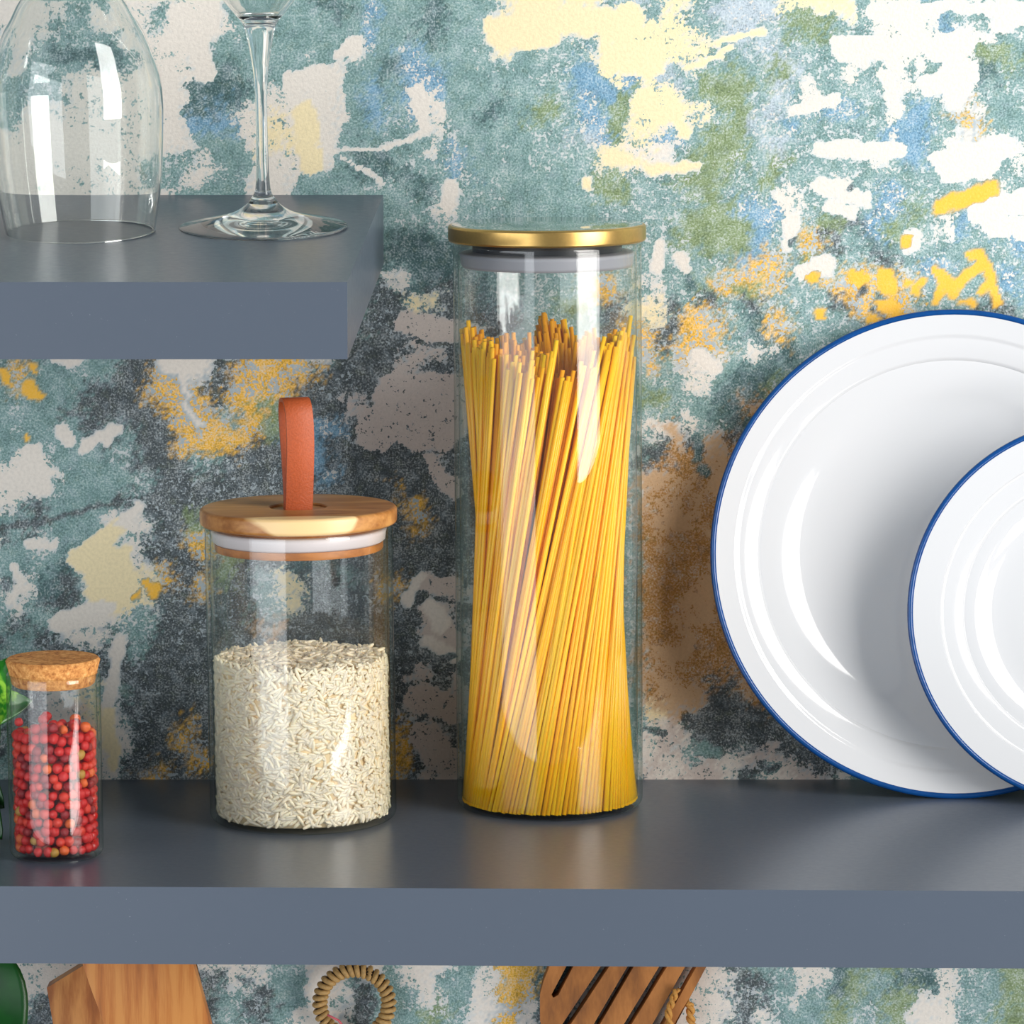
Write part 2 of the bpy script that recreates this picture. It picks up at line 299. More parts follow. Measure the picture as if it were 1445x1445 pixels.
def build_wall():
    e = lambda lo, hi, n: np.linspace(lo, hi, n)
    xs = np.concatenate([e(-1.3, -.31, 150)[:-1], e(-.31, .31, 400), e(.31, 1.3, 150)[1:]])
    zs = np.concatenate([e(-.75, -.17, 90)[:-1], e(-.17, .46, 400), e(.46, 1.1, 90)[1:]])
    nx, nz = len(xs), len(zs); X, Z = np.meshgrid(xs, zs)
    dy, dz = WALL, Z - CAMZ                                        # where each bit of wall sits in the photograph's paint pattern
    den = dy * cp - dz * sp
    px = C0 + F * X / den; py = C0 - F * (dy * sp + dz * cp) / den
    wx = px + 34 * vnoise(px, py, 55, 1) + 20 * vnoise(px, py, 20, 2) + 9 * vnoise(px, py, 8, 3)
    wy = py + 34 * vnoise(px, py, 55, 4) + 20 * vnoise(px, py, 20, 5) + 9 * vnoise(px, py, 8, 6)
    n = len(G)
    def tri(g, m):                                                 # mirror beyond the frame
        p = 2 * (m - 1); g = np.mod(g, p); return np.where(g > m - 1, p - g, g)
    gx = tri(wx / 30 - .5, n); gy = tri(wy / 30 - .5, n)
    cov = np.array([[KEY[c][0] for c in r[:n]] for r in G]); pc = np.array([[lin(PAINT[KEY[c][1]]) for c in r[:n]] for r in G])
    lc = np.array([[lin(PLAS[KEY[c][2]]) for c in r[:n]] for r in G])
    x0 = np.clip(np.floor(gx).astype(int), 0, n - 2); y0 = np.clip(np.floor(gy).astype(int), 0, n - 2)
    fx = gx - x0; fy = gy - y0
    def S(A, fx, fy):
        if A.ndim == 3: fx = fx[..., None]; fy = fy[..., None]
        return (A[y0, x0] * (1 - fx) + A[y0, x0 + 1] * fx) * (1 - fy) + (A[y0 + 1, x0] * (1 - fx) + A[y0 + 1, x0 + 1] * fx) * fy
    sh = lambda q: np.clip((q - .5) * 2.0 + .5, 0, 1)
    jx, jy = wx + rng.normal(0, 7, wx.shape), wy + rng.normal(0, 7, wx.shape)
    cover = S(cov, sh(fx), sh(fy))
    gx = tri(jx / 30 - .5, n); gy = tri(jy / 30 - .5, n); x0 = np.clip(np.floor(gx).astype(int), 0, n - 2); y0 = np.clip(np.floor(gy).astype(int), 0, n - 2); fx = sh(gx - x0); fy = sh(gy - y0)
    paint = S(pc * cov.clip(.15)[..., None], fx, fy) / S(cov.clip(.15), fx, fy)[..., None]; plas = S(lc, fx, fy)
    qx = px + 9 * vnoise(px, py, 14, 8) + 5 * vnoise(px, py, 6, 9); qy = py + 9 * vnoise(px, py, 14, 10) + 5 * vnoise(px, py, 6, 12)
    solid = np.zeros_like(px)
    for x1, y1, x2, y2, w, c in PATCHES + STROKES:
        dx, dyy = x2 - x1, y2 - y1; L = dx * dx + dyy * dyy + 1e-6
        tt = np.clip(((qx - x1) * dx + (qy - y1) * dyy) / L, 0, 1)
        d = np.hypot(qx - x1 - tt * dx, qy - y1 - tt * dyy); k = np.clip((w + 2 - d) / 3, 0, 1)
        cv, p, l = KEY[c]
        cover = cover * (1 - k) + (1.6 if cv > .5 else .24 if c == 'p' else -.4) * k
        plas = plas * (1 - k[..., None]) + np.array(lin(PLAS[l])) * k[..., None]
        paint = paint * (1 - k[..., None]) + np.array(lin(PAINT[p])) * k[..., None]
        solid = np.where(k > .5, 1.0 if c in 'Y' else solid, solid)
    v = np.stack([X, np.full_like(X, WALL), Z], -1).reshape(-1, 3)
    i = np.arange(nx * nz).reshape(nz, nx); f = np.stack([i[:-1, :-1], i[:-1, 1:], i[1:, 1:], i[1:, :-1]], -1).reshape(-1, 4)
    me = bpy.data.meshes.new('wall_back'); me.vertices.add(len(v)); me.vertices.foreach_set('co', v.ravel())
    me.loops.add(f.size); me.loops.foreach_set('vertex_index', f.ravel().astype(np.int32))
    me.polygons.add(len(f)); me.polygons.foreach_set('loop_start', np.arange(0, f.size, 4, dtype=np.int32)); me.update(calc_edges=True)
    a = me.attributes.new('cover', 'FLOAT', 'POINT'); a.data.foreach_set('value', cover.ravel().astype(np.float32))
    a = me.attributes.new('solid', 'FLOAT', 'POINT'); a.data.foreach_set('value', solid.ravel().astype(np.float32))
    for nme, A in (('paint', paint), ('plaster', plas)):
        a = me.attributes.new(nme, 'FLOAT_COLOR', 'POINT'); q = np.ones((nx * nz, 4), np.float32); q[:, :3] = A.reshape(-1, 3); a.data.foreach_set('color', q.ravel())
    t = NT('peeling_wall_paint'); co = t.coord()
    at = lambda nm, o: [setattr(x := t.n('ShaderNodeAttribute'), 'attribute_name', nm), x.outputs[o]][1]
    cv, so, pa, pl = at('cover', 'Fac'), at('solid', 'Fac'), at('paint', 'Color'), at('plaster', 'Color')
    n1 = t.noise(co, 170, 6, .66); n2 = t.noise(co, 560, 4, .6); n3 = t.noise(co, 900, 4, .65); n4 = t.noise(co, 90, 5, .66)
    nn = t.math('ADD', t.math('MULTIPLY', t.math('SUBTRACT', n1, .5), 1.9), t.math('MULTIPLY', t.math('SUBTRACT', n2, .5), 2.0))
    mask = t.n('ShaderNodeMapRange', interpolation_type='SMOOTHSTEP'); t.put(mask.inputs[0], t.math('ADD', cv, nn))
    for q, vv in zip((1, 2, 3, 4), (.46, .56, 0, 1)): mask.inputs[q].default_value = vv
    gr = t.math('MULTIPLY', t.math('SUBTRACT', n3, .5), 5.0)          # grain of the worn paint
    gr = t.math('ADD', gr, t.math('MULTIPLY', t.math('SUBTRACT', n4, .5), 2.6))
    gr = t.math('MULTIPLY', gr, t.math('SUBTRACT', 1.0, t.math('MULTIPLY', so, .85)))
    dark = t.math('MULTIPLY', t.math('MAXIMUM', t.math('MULTIPLY', gr, -1.0), 0.0), 1.0, clamp=True); lite = t.math('MULTIPLY', t.math('MAXIMUM', gr, 0.0), .9, clamp=True)
    n6 = t.noise(t.mapping(co, (1, 1, 1), (0, 0, 0), (3.1, 0, 1.7)), 150, 4, .62)       # one old coat shows through another
    pa2 = t.mix(t.math('MULTIPLY', t.math('MAXIMUM', t.math('SUBTRACT', n6, .50), 0.0), 4.0, clamp=True), pa, t.mix(.45, pa, (.36, .44, .50)))
    pa2 = t.mix(t.math('MULTIPLY', t.math('MAXIMUM', t.math('SUBTRACT', .46, n6), 0.0), 4.0, clamp=True), pa2, t.mix(.35, pa, (.22, .26, .14)))
    pa2 = t.mix(so, pa2, pa)
    pcol = t.mix(dark, pa2, t.mix(1.0, pa2, (.40, .44, .44), 'MULTIPLY')); pcol = t.mix(lite, pcol, t.mix(.62, pa2, (.68, .74, .74)))
    plc = t.mix(1.0, pl, t.ramp(n2, [(.35, (.90, .90, .90)), (.6, (1, 1, 1))]), 'MULTIPLY')
    col = t.mix(mask.outputs[0], plc, pcol)
    hb = t.math('ADD', t.math('MULTIPLY', mask.outputs[0], -.3), t.math('ADD', n2, t.math('MULTIPLY', n1, .6)))
    m = t.principled(Base_Color=col, Roughness=.62, Normal=t.bump(hb, .28, .0012))
    o = obj('wall_back', me, m); tag(o, kind='structure', label='wall of flaking teal, cream, ochre and charcoal paint behind the shelves', cat='wall')
build_wall()

# ------------------------------------------------------------------ shelves
YF = on_plane(722, 1254).y
def shelf_mesh(pts):
    bm = bmesh.new(); v = [bm.verts.new(p) for p in pts]
    for q in ((0, 1, 2, 3), (4, 7, 6, 5), (0, 4, 5, 1), (1, 5, 6, 2), (2, 6, 7, 3), (3, 7, 4, 0)): bm.faces.new([v[k] for k in q])
    bevel(bm, .0009, 2); return bm
XL, XR = -.62, .62
fl, fr = on_plane(0, 1250.5), on_plane(1445, 1257.5); sl = (fr.y - fl.y) / (fr.x - fl.x)
yl, yr = fl.y + sl * (XL - fl.x), fl.y + sl * (XR - fl.x)
TH = -at_depth(722, 1363, YF).z
lo = [(XL, yl, 0), (XR, yr, 0), (XR, WALL, 0), (XL, WALL, 0)]
lower = thing('floating_shelf', (0, WALL, 0), 'long grey shelf with the jars and white plates standing on it', 'shelf', group=None)
lower['category'] = 'shelf'
o = obj('board', shelf_mesh([Vector(p) - Vector((0, WALL, 0)) for p in lo + [(x, y, z - TH) for x, y, z in lo]]), M['shelf'], lower, 'auto')
cf, cb, cbot = at_depth(490, 398, YF), at_depth(541, 275, WALL), at_depth(490, 507, YF)
tilt = math.atan2(cb.z - cf.z, cb.y - cf.y)
uth = cf.z - cbot.z
up = [(XL, YF, cf.z), (cf.x, YF, cf.z), (cb.x, WALL, cb.z), (XL, WALL, cb.z)]
upper = thing('floating_shelf', (cb.x, WALL, cb.z), 'short grey shelf above, ending mid-wall, with two wine glasses on top', 'shelf')
obj('board', shelf_mesh([Vector(p) - cb.xyz * 1 for p in up + [(x, y, z - uth) for x, y, z in up]]), M['shelf'], upper, 'auto')
def on_upper(px, py):                                               # point on the upper shelf's top
    d = ray(px, py); n = Vector((0, -math.sin(tilt), math.cos(tilt))); c = Vector((0, 0, CAMZ))
    return c + d * ((cf - c).dot(n) / d.dot(n))

# ------------------------------------------------------------------ jars
def jar_profile(R, H, wall, base, rc):
    p = [(0, 0.0006), (R * .80, 0.0006), (R * .86, 0)]
    for k in range(7):
        a = -math.pi / 2 + math.pi / 2 * k / 6; p.append((R - rc + rc * math.cos(a), rc + rc * math.sin(a)))
    p += [(R, rc + .0006), (R, rc + .002), (R, H * .5), (R, H - .0045), (R, H - .003), (R, H - wall * .5), (R - wall * .3, H), (R - wall * .7, H), (R - wall, H - wall * .5), (R - wall, H - .003), (R - wall, H - .0045), (R - wall, H * .5), (R - wall, base + rc + .003), (R - wall, base + rc + .001)]
    ri = R - wall; r2 = rc * .8
    for k in range(5):
        a = -math.pi / 2 * k / 4; p.append((ri - r2 + r2 * math.cos(a), base + r2 + r2 * math.sin(a)))
    p += [(0, base)]; return p
def front_base(px, py, Rpx):                                        # jar centre from the lowest pixel of its base
    p = on_plane(px, py); s = m_per_px(p); s = m_per_px(p + Vector((0, Rpx * s, 0))); return Vector((p.x * (p.y + Rpx * s) / p.y, p.y + Rpx * s, 0)), s

# --- tall spaghetti jar
pc, s = front_base(776, 1161.5, 131)
pasta = thing('storage_jar', pc, 'tall glass jar of spaghetti with a gold metal lid', 'jar', (0, math.radians(-.35), 0))
R = 131 * s
ztop = at_depth(770, 316, pc.y).z; zgl = at_depth(770, 341, pc.y).z
obj('jar_body', lathe(jar_profile(R, zgl, .0026, .0028, .005), 128), M['glass'], pasta)
lid = obj('lid', lathe([(120 * s, zgl + .0004)] + rounded(137.5 * s, zgl + .0004, ztop, .0016, 5)[1:-1] + [(131 * s, ztop - .0003), (120 * s, ztop - .0006)], 128, close=True), M['gold'], pasta); lid['label'] = 'gold metal lid'
lt = obj('lid_top', lathe([(0, ztop + .0002), (131 * s, ztop + .0002), (132.6 * s, ztop + .0001), (132.8 * s, ztop - .0012), (0, ztop - .0012)], 96), M['mirror'], lid); lt['label'] = 'polished mirror-like top'
pl_ = obj('lid_plug', lathe([(0, zgl + .0002), (104 * s, zgl + .0002), (104 * s, zgl - .0065), (0, zgl - .0065)], 96), M['black'], lid, 'auto'); pl_['label'] = 'black plug under the lid'
zs = zgl - .0046
sp_ = [(100 * s, zs), (119 * s, zs - .0006), (123.5 * s, zs - .0014), (121 * s, zs - .003), (120 * s, zs - .0068), (117 * s, zs - .0086), (100 * s, zs - .009)]
sl_ = obj('seal_ring', lathe(sp_ + [(0, zs - .009), (0, zs)], 96), M['grey_silicone'], lid); sl_['label'] = 'grey rubber sealing ring'

# --- rice jar
rc_, s2 = front_base(428.5, 1181, 131)
rice = thing('storage_jar', rc_, 'glass jar half full of rice with a wooden lid and leather loop', 'jar', (0, math.radians(-.6), 0))
R2 = 131.5 * s2; z_lt = at_depth(422, 714.5, rc_.y).z; z_lb = at_depth(422, 738.5, rc_.y).z
obj('jar_body', lathe(jar_profile(R2, z_lb - .0003, .0026, .0028, .005), 128), M['glass'], rice)
HR = 40 * s2
t = NT('acacia_wood'); co = t.coord(); sep = t.n('ShaderNodeSeparateXYZ'); t.put(sep.inputs[0], co)
nb = t.noise(t.mapping(co, (7, 34, 34), (0, 0, .3)), 1.0, 4, .55, .8); nf = t.noise(t.mapping(co, (60, 500, 500), (0, 0, .3)), 1.0, 3)
heart = t.ramp(t.math('ADD', t.math('MULTIPLY', nb, .85), t.math('MULTIPLY', nf, .15)), [(.32, lin((96, 54, 26))), (.46, lin((158, 102, 52))), (.58, lin((196, 140, 80))), (.72, lin((214, 164, 100)))])
hw = t.math('MULTIPLY_ADD', t.math('SUBTRACT', sep.outputs[2], z_lb), 1.6, .019)      # a wedge of pale sapwood on the front edge
ex = t.math('DIVIDE', t.math('SUBTRACT', sep.outputs[0], .009), hw); ey = t.math('MAXIMUM', 0.0, t.math('DIVIDE', t.math('ADD', sep.outputs[1], .0440), .005))
dd = t.math('ADD', t.math('MULTIPLY', ex, ex), t.math('MULTIPLY', ey, ey)); dd = t.math('ADD', dd, t.math('MULTIPLY', t.math('SUBTRACT', nb, .5), 1.0))
sap = t.math('SUBTRACT', 1.0, t.math('MULTIPLY', t.math('SUBTRACT', dd, .80), 2.6, clamp=True))
M['acacia'] = t.principled(Base_Color=t.mix(sap, heart, lin((234, 198, 142))), Roughness=.36, Normal=t.bump(nf, .12, .0004))
wl = obj('wooden_lid', lathe([(0, z_lb)] + rounded(138 * s2, z_lb, z_lt, .0022, 5)[1:-1] + [(HR + .0006, z_lt), (HR, z_lt - .0006), (HR, z_lt - .0022), (0, z_lt - .0022)], 128), M['acacia'], rice, 'auto'); wl['label'] = 'round acacia wood lid'
ins = obj('lid_inset', lathe([(0, z_lt - .0014), (HR - .0005, z_lt - .0014), (HR - .0005, z_lt - .0021), (0, z_lt - .0021)], 64), M['acacia'], wl, 'auto')
ws = obj('seal_ring', lathe([(0, z_lb - .0022), (118 * s2, z_lb - .0022), (123.5 * s2, z_lb - .003), (122 * s2, z_lb - .005), (121 * s2, z_lb - .0084), (117 * s2, z_lb - .0096), (0, z_lb - .0096)], 96), M['white_silicone'], wl); ws['label'] = 'milky white sealing ring'
obj('lid_plug', lathe([(0, z_lb - .0001), (112 * s2, z_lb - .0001), (112 * s2, z_lb - .0095), (118 * s2, z_lb - .0097), (118 * s2, z_lb - .0128), (116.5 * s2, z_lb - .0138), (0, z_lb - .0138)], 96), M['plug_wood'], wl, 'auto')
# leather loop: a strap bent over in the depth direction
zt = at_depth(422, 560, rc_.y).z - z_lt
pth = [(-.0030, -.0010), (-.0038, zt * .10), (-.0055, zt * .3), (-.0086, zt * .55), (-.0098, zt * .75), (-.0088, zt * .90), (-.0050, zt * .985), (0, zt),
       (.0055, zt * .975), (.0092, zt * .88), (.0100, zt * .74), (.0086, zt * .55), (.0055, zt * .3), (.0034, zt * .1), (.0030, -.0010)]
def spline(P, n):
    P = [Vector((a, b)) for a, b in P]; out = []
    for i in range(len(P) - 1):
        p0, p1, p2, p3 = P[max(i - 1, 0)], P[i], P[i + 1], P[min(i + 2, len(P) - 1)]
        for k in range(n):
            t = k / n; out.append(.5 * ((2 * p1) + (p2 - p0) * t + (2 * p0 - 5 * p1 + 4 * p2 - p3) * t * t + (3 * p1 - p0 - 3 * p2 + p3) * t ** 3))
    return out + [P[-1]]
def strap(path, half, thick):
    v, f = [], []; n = len(path)
    for i, p in enumerate(path):
        tg = (path[min(i + 1, n - 1)] - path[max(i - 1, 0)]).normalized(); nr = Vector((tg.y, -tg.x))
        tw = .0006 * math.sin(i / n * 9)
        for sx, q in ((-1, 1), (-.96, 1.2), (.96, 1.2), (1, 1), (1, -1), (.96, -1.2), (-.96, -1.2), (-1, -1)):
            c = p + nr * (q * thick * .5); v.append((sx * half + tw, c.x, c.y))
    for i in range(n - 1):
        for k in range(8): f.append((i * 8 + k, i * 8 + (k + 1) % 8, (i + 1) * 8 + (k + 1) % 8, (i + 1) * 8 + k))
    f += [tuple(range(8))[::-1], tuple((n - 1) * 8 + k for k in range(8))]; return pymesh('leather_loop', v, f)
lp = obj('leather_loop', strap(spline(pth, 6), 19.2 * s2, .0019), M['leather'], wl, 'auto'); lp['label'] = 'tan leather pull loop'
lp.location = (-.0004, -.001, z_lt - .0012); lp.rotation_euler = (0, 0, math.radians(13))
bm = bmesh.new(); bm.from_mesh(lp.data); bmesh.ops.recalc_face_normals(bm, faces=bm.faces[:]); bm.to_mesh(lp.data); bm.free()

# rice grains: countless, one heap
def rice_heap():
    Ri = R2 - .0032; zb = .0034; zt = at_depth(425, 927, rc_.y).z
    V, Fc = [], []; base = 0
    us = (-1, -.9, -.55, 0, .55, .9, 1); rings, seg = 7, 7; tv = []
    for u in us:
        r = math.sqrt(max(0, 1 - abs(u) ** 3 * .95)) * (1 - .10 * u)
        for k in range(seg): tv.append((u, r * math.cos(2 * math.pi * k / seg), r * math.sin(2 * math.pi * k / seg)))
    tv = np.array(tv); tf = []
    for i in range(rings - 1):
        for k in range(seg): tf.append((i * seg + k, i * seg + (k + 1) % seg, (i + 1) * seg + (k + 1) % seg, (i + 1) * seg + k))
    tf = np.array(tf)
    for i in range(6600):
        top = i > 5500
        L = rng.uniform(.0034, .0044); w = rng.uniform(.00105, .0013)
        if not top:
            th = rng.uniform(0, 2 * math.pi); z = rng.uniform(zb + .001, zt - .0002); d = rng.uniform(0, .0016); r = Ri - w - d
            er = np.array([math.cos(th), math.sin(th), 0]); et = np.array([-math.sin(th), math.cos(th), 0]); ez = np.array([0, 0, 1.])
            a = rng.normal(0, .8); ax = et * math.cos(a) + ez * math.sin(a) - er * rng.uniform(-.02, .35)
            c = er * (r - L * L / (2 * Ri) * math.cos(a) ** 2 * 1.0) + ez * z
            if z - abs(ax[2]) * L < zb: c[2] = zb + abs(ax[2]) * L
        else:
            r = (Ri - .003) * math.sqrt(rng.random()); th = rng.uniform(0, 2 * math.pi)
            er = np.array([math.cos(th), math.sin(th), 0]); a = rng.uniform(0, 6.28); ax = np.array([math.cos(a), math.sin(a), rng.normal(0, .3)])
            c = er * r + np.array([0, 0, zt - .0006 + rng.uniform(-.0012, .0014) + .0012 * math.sin(5 * th)])
        ax /= np.linalg.norm(ax); h = np.array([.3, .5, .8]); b1 = np.cross(ax, h); b1 /= np.linalg.norm(b1); b2 = np.cross(ax, b1)
        V.append(c + tv[:, :1] * L * ax + tv[:, 1:2] * w * b1 + tv[:, 2:] * w * .85 * b2); Fc.append(tf + base); base += len(tv)
    v = np.concatenate(V); f = np.concatenate(Fc)
    rr = np.hypot(v[:, 0], v[:, 1]); k = np.minimum(1, (R2 - .0027) / np.maximum(rr, 1e-6)); v[:, 0] *= k; v[:, 1] *= k
    me = pymesh('rice', v.tolist(), f.tolist())
    return me, zb, zt, Ri
me, zb, zt, Ri = rice_heap()
hp = obj('rice', me, M['rice']); hp.location = rc_; hp.rotation_euler = rice.rotation_euler
tag(hp, 'long white rice grains filling the lower part of the wooden-lidded jar', 'rice', kind='stuff')
obj('heap_core', lathe([(0, zb), (Ri - .0022, zb), (Ri - .0022, zt - .0018), (0, zt - .0014)], 64), M['rice_core'], hp)

# spaghetti: each strand its own object
def strand_mesh(a, b, rad):
    mid = (a + b) / 2 + Vector((rng.normal(0, .0006), rng.normal(0, .0006), 0))
    pts = [a, a * .5 + mid * .5, mid, mid * .5 + b * .5, b]
    return pymesh('spaghetti_strand', *tube(pts, rad, 7))
def pasta_bundle():
    zb = .0032; inner = R - .0026; rad = .00122; bulkv, bulkf = [], []; made = 0
    ringset = [(inner - rad * 1.1, 128, True), (inner - rad * 2.9, 124, True), (inner - rad * 4.9, 110, False), (inner - rad * 8.5, 80, False), (inner * .5, 50, False), (inner * .22, 20, False)]
    for ri_, n, single in ringset:
        off = rng.random()
        for k in range(n):
            th = 2 * math.pi * (k + off + rng.normal(0, .12)) / n
            front = -math.sin(th)                                     # 1 towards the viewer
            cl = math.sin(th * 3.0 + 1.0) * .16 + math.sin(th * 8 + .4) * .09
            tw = math.radians(66) + cl + rng.normal(0, .07)
            rt = ri_ * rng.uniform(.93, 1.0)
            a = Vector((ri_ * math.cos(th), ri_ * math.sin(th), zb + rng.uniform(0, .0006)))
            hgt = .2505 + .006 * math.sin(3 * th + 1) + .004 * math.sin(7 * th) + rng.normal(0, .0032)
            if math.cos(th + tw - math.radians(-68)) > .965: hgt -= .016       # the dip in front
            b = Vector((rt * math.cos(th + tw), rt * math.sin(th + tw), hgt))
            if single and made < 260:
                o = obj('spaghetti_strand', strand_mesh(a, b, rad), M['pasta']); o.location = pc; o.rotation_euler = pasta.rotation_euler; made += 1
                tag(o, 'thin yellow strand of dry spaghetti standing in the tall gold-lidded jar', 'spaghetti', 'dry spaghetti in the tall jar')
            else:
                v, f = tube([a, (a + b) / 2, b], rad, 6); q = len(bulkv); bulkv.extend(v); bulkf.extend(tuple(x + q for x in g) for g in f)
    o = obj('spaghetti_bundle', pymesh('spaghetti_bundle', bulkv, bulkf), M['pasta_bulk']); o.location = pc; o.rotation_euler = pasta.rotation_euler
    tag(o, 'packed inner strands of spaghetti in the middle of the tall jar', 'spaghetti', kind='stuff')
pasta_bundle()

# --- small peppercorn jar with a cork
kc, s3 = front_base(80.5, 1221, 66)
pepj = thing('spice_jar', kc, 'small glass jar of pink peppercorns closed with a cork', 'jar', (0, math.radians(-.4), 0))
R3 = 66 * s3; zr = at_depth(79, 949, kc.y).z; zct = at_depth(78, 928, kc.y).z; zcb = at_depth(79, 966, kc.y).z
obj('jar_body', lathe(jar_profile(R3, zr, .0019, .0028, .0045), 96), M['glass'], pepj)
rt_, rb_ = 66.3 * s3, 58 * s3
bm = lathe([(0, zcb), (rb_ - .0012, zcb), (rb_, zcb + .0010), (rb_ + (rt_ - rb_) * .45, zr + .0004), (rt_, zct - .0012), (rt_ - .0012, zct), (rt_ * .5, zct + .0001), (0, zct)], 96)
obj('cork_stopper', bm, M['cork'], pepj, 'auto')['label'] = 'tan cork stopper'
def peppercorns():
    ri_ = R3 - .0021; zb_ = .0030; ztp = at_depth(80, 1024, kc.y).z
    def corn(i):
        bm = bmesh.new(); bmesh.ops.create_uvsphere(bm, u_segments=14, v_segments=9, radius=1)
        r = random.Random(i)
        for v in bm.verts:
            a = math.atan2(v.co.y, v.co.x); d = 1 + .05 * math.sin(3 * a + i) * (1 - v.co.z ** 2) + r.uniform(-.02, .02)
            if v.co.z > .85: d -= .16 * (v.co.z - .85) / .15
            v.co *= d
        me = bpy.data.meshes.new('peppercorn'); bm.to_mesh(me); bm.free(); return me
    base = [corn(i) for i in range(len(pep))]
    P = []
    r0 = .0029
    for ring, (rad, n) in enumerate(((ri_ - r0, 25), (ri_ - 2.75 * r0, 17), (ri_ - 4.7 * r0, 11), (ri_ - 6.6 * r0, 5))):
        z = zb_ + r0; j = 0
        while z < ztp:
            for k in range(n):
                th = 2 * math.pi * (k + .5 * (j % 2) + rng.normal(0, .13)) / n; rr = r0 * rng.uniform(.80, 1.03)
                P.append((rad + r0 - rr - rng.uniform(0, .0006), th, z + rng.normal(0, .00055), rr, ring))
            z += r0 * 1.66; j += 1
    for k in range(16):
        P.append((ri_ * math.sqrt(rng.random()) * .85, rng.uniform(0, 6.28), ztp + rng.uniform(.0002, .0022), r0 * rng.uniform(.8, 1), 0))
    c = [(Vector((a * math.cos(t_), a * math.sin(t_), max(z, zb_ + rr))), rr, ring) for a, t_, z, rr, ring in P]
    vis = lambda q: -q[0].y * 1.0 + q[0].z * .12 - q[2] * .004 + (.06 if q[0].z > ztp - .005 else 0)
    c.sort(key=vis, reverse=True)
    mats = [0] * 8 + [1] * 5 + [2] * 4 + [3] * 3 + [4] * 1 + [5] * 5
    proto = []
    for i, me in enumerate(base):
        me.materials.append(pep[i])
        for p in me.polygons: p.use_smooth = True
    mat0 = Matrix.Rotation(pepj.rotation_euler.y, 4, 'Y')
    BV, BF = [], []
    for i, (p, rr, ring) in enumerate(c):
        e = (random.uniform(0, 6.3), random.uniform(0, 6.3), random.uniform(0, 6.3)); m = random.choice(mats)
        if i < 290:
            o = bpy.data.objects.new('peppercorn', base[m]); COL.objects.link(o)
            o.location = kc + mat0 @ p; o.rotation_euler = e; o.scale = (rr,) * 3
            tag(o, 'dried pink peppercorn piled inside the small corked jar', 'peppercorn', 'pink peppercorns in the corked jar')
        else:
            q = len(BV); me = base[0]
            BV.extend([v.co * rr + p for v in me.vertices]); BF.extend([tuple(x + q for x in f.vertices) for f in me.polygons])
    o = obj('peppercorn_pile', pymesh('peppercorn_pile', BV, BF), pep[0]); o.location = kc; o.rotation_euler = pepj.rotation_euler
    tag(o, 'peppercorns deep inside and at the back of the corked jar', 'peppercorns', kind='stuff')
peppercorns()

# ------------------------------------------------------------------ wine glasses on the upper shelf
FOOT = [(118, 0), (118.6, 1.5), (117, 3.2), (100, 7), (75, 12.5), (52, 18), (35, 25), (24, 33), (21, 36)]
STEM = [(21, 36), (19, 39), (18, 41), (14, 46), (11, 54), (9.2, 75), (8.3, 120), (8.1, 160), (9, 200), (11.5, 228), (16, 255), (21, 280), (24, 288), (28, 294)]
BOWL = [(28, 294), (35, 302), (48, 318), (72, 345), (86, 370), (96, 387), (106, 410), (113, 432), (120, 457), (122.5, 484), (122, 519), (117.5, 594), (109, 652), (105, 672)]
def wine_glass(loc, sc, flip, label, roll):
    rot = Matrix.Rotation(tilt, 4, 'X') @ Matrix.Rotation(roll, 4, 'Y')
    o = thing('wine_glass', loc, label, 'wine glass', rot.to_euler(), 'wine glasses on the upper shelf'); H = 672
    fz = (lambda z: (H - z) * sc) if flip else (lambda z: z * sc)
    P = lambda prof: [(r * sc, fz(z)) for r, z in prof]
    smooth_ = lambda prof, n: [(max(0, p.x), p.y) for p in spline(prof, n)]
    th = 2.6
    bo = smooth_(BOWL, 5)
    inn = [(r - th, z + (6 if z < 330 else 0)) for r, z in bo if r > 30][::-1]
    bowl = lathe(P(bo + [(104, 673.2)] + inn + [(0, 298 + 2)]), 128)
    obj('bowl', bowl, M['solid_glass'], o)
    lip = lathe([(r * sc, fz(672.4) + q * sc) for r, q in [(103.6 + 1.9 * math.cos(a_ * math.pi / 5), 1.9 * math.sin(a_ * math.pi / 5)) for a_ in range(10)]], 128, close=True)
    obj('rim', lip, M['rim_glass'], o)
    obj('stem', lathe(P([(0, 36.2)] + smooth_(STEM, 4) + [(26, 297), (0, 298.5)]), 64), M['solid_glass'], o)
    obj('foot', lathe(P([(0, 1.6), (60, 1.2), (112, 0)] + smooth_(FOOT, 3) + [(0, 36)]), 128), M['solid_glass'], o)
    return o
g1 = on_upper(114, 327); g2 = on_upper(372, 321)
wine_glass(g1, m_per_px(g1), True, 'wine glass turned upside down on its rim at the shelf left', math.radians(-1.2))
wine_glass(g2, m_per_px(g2), False, 'wine glass standing upright on its foot, by the shelf end', math.radians(-.4))

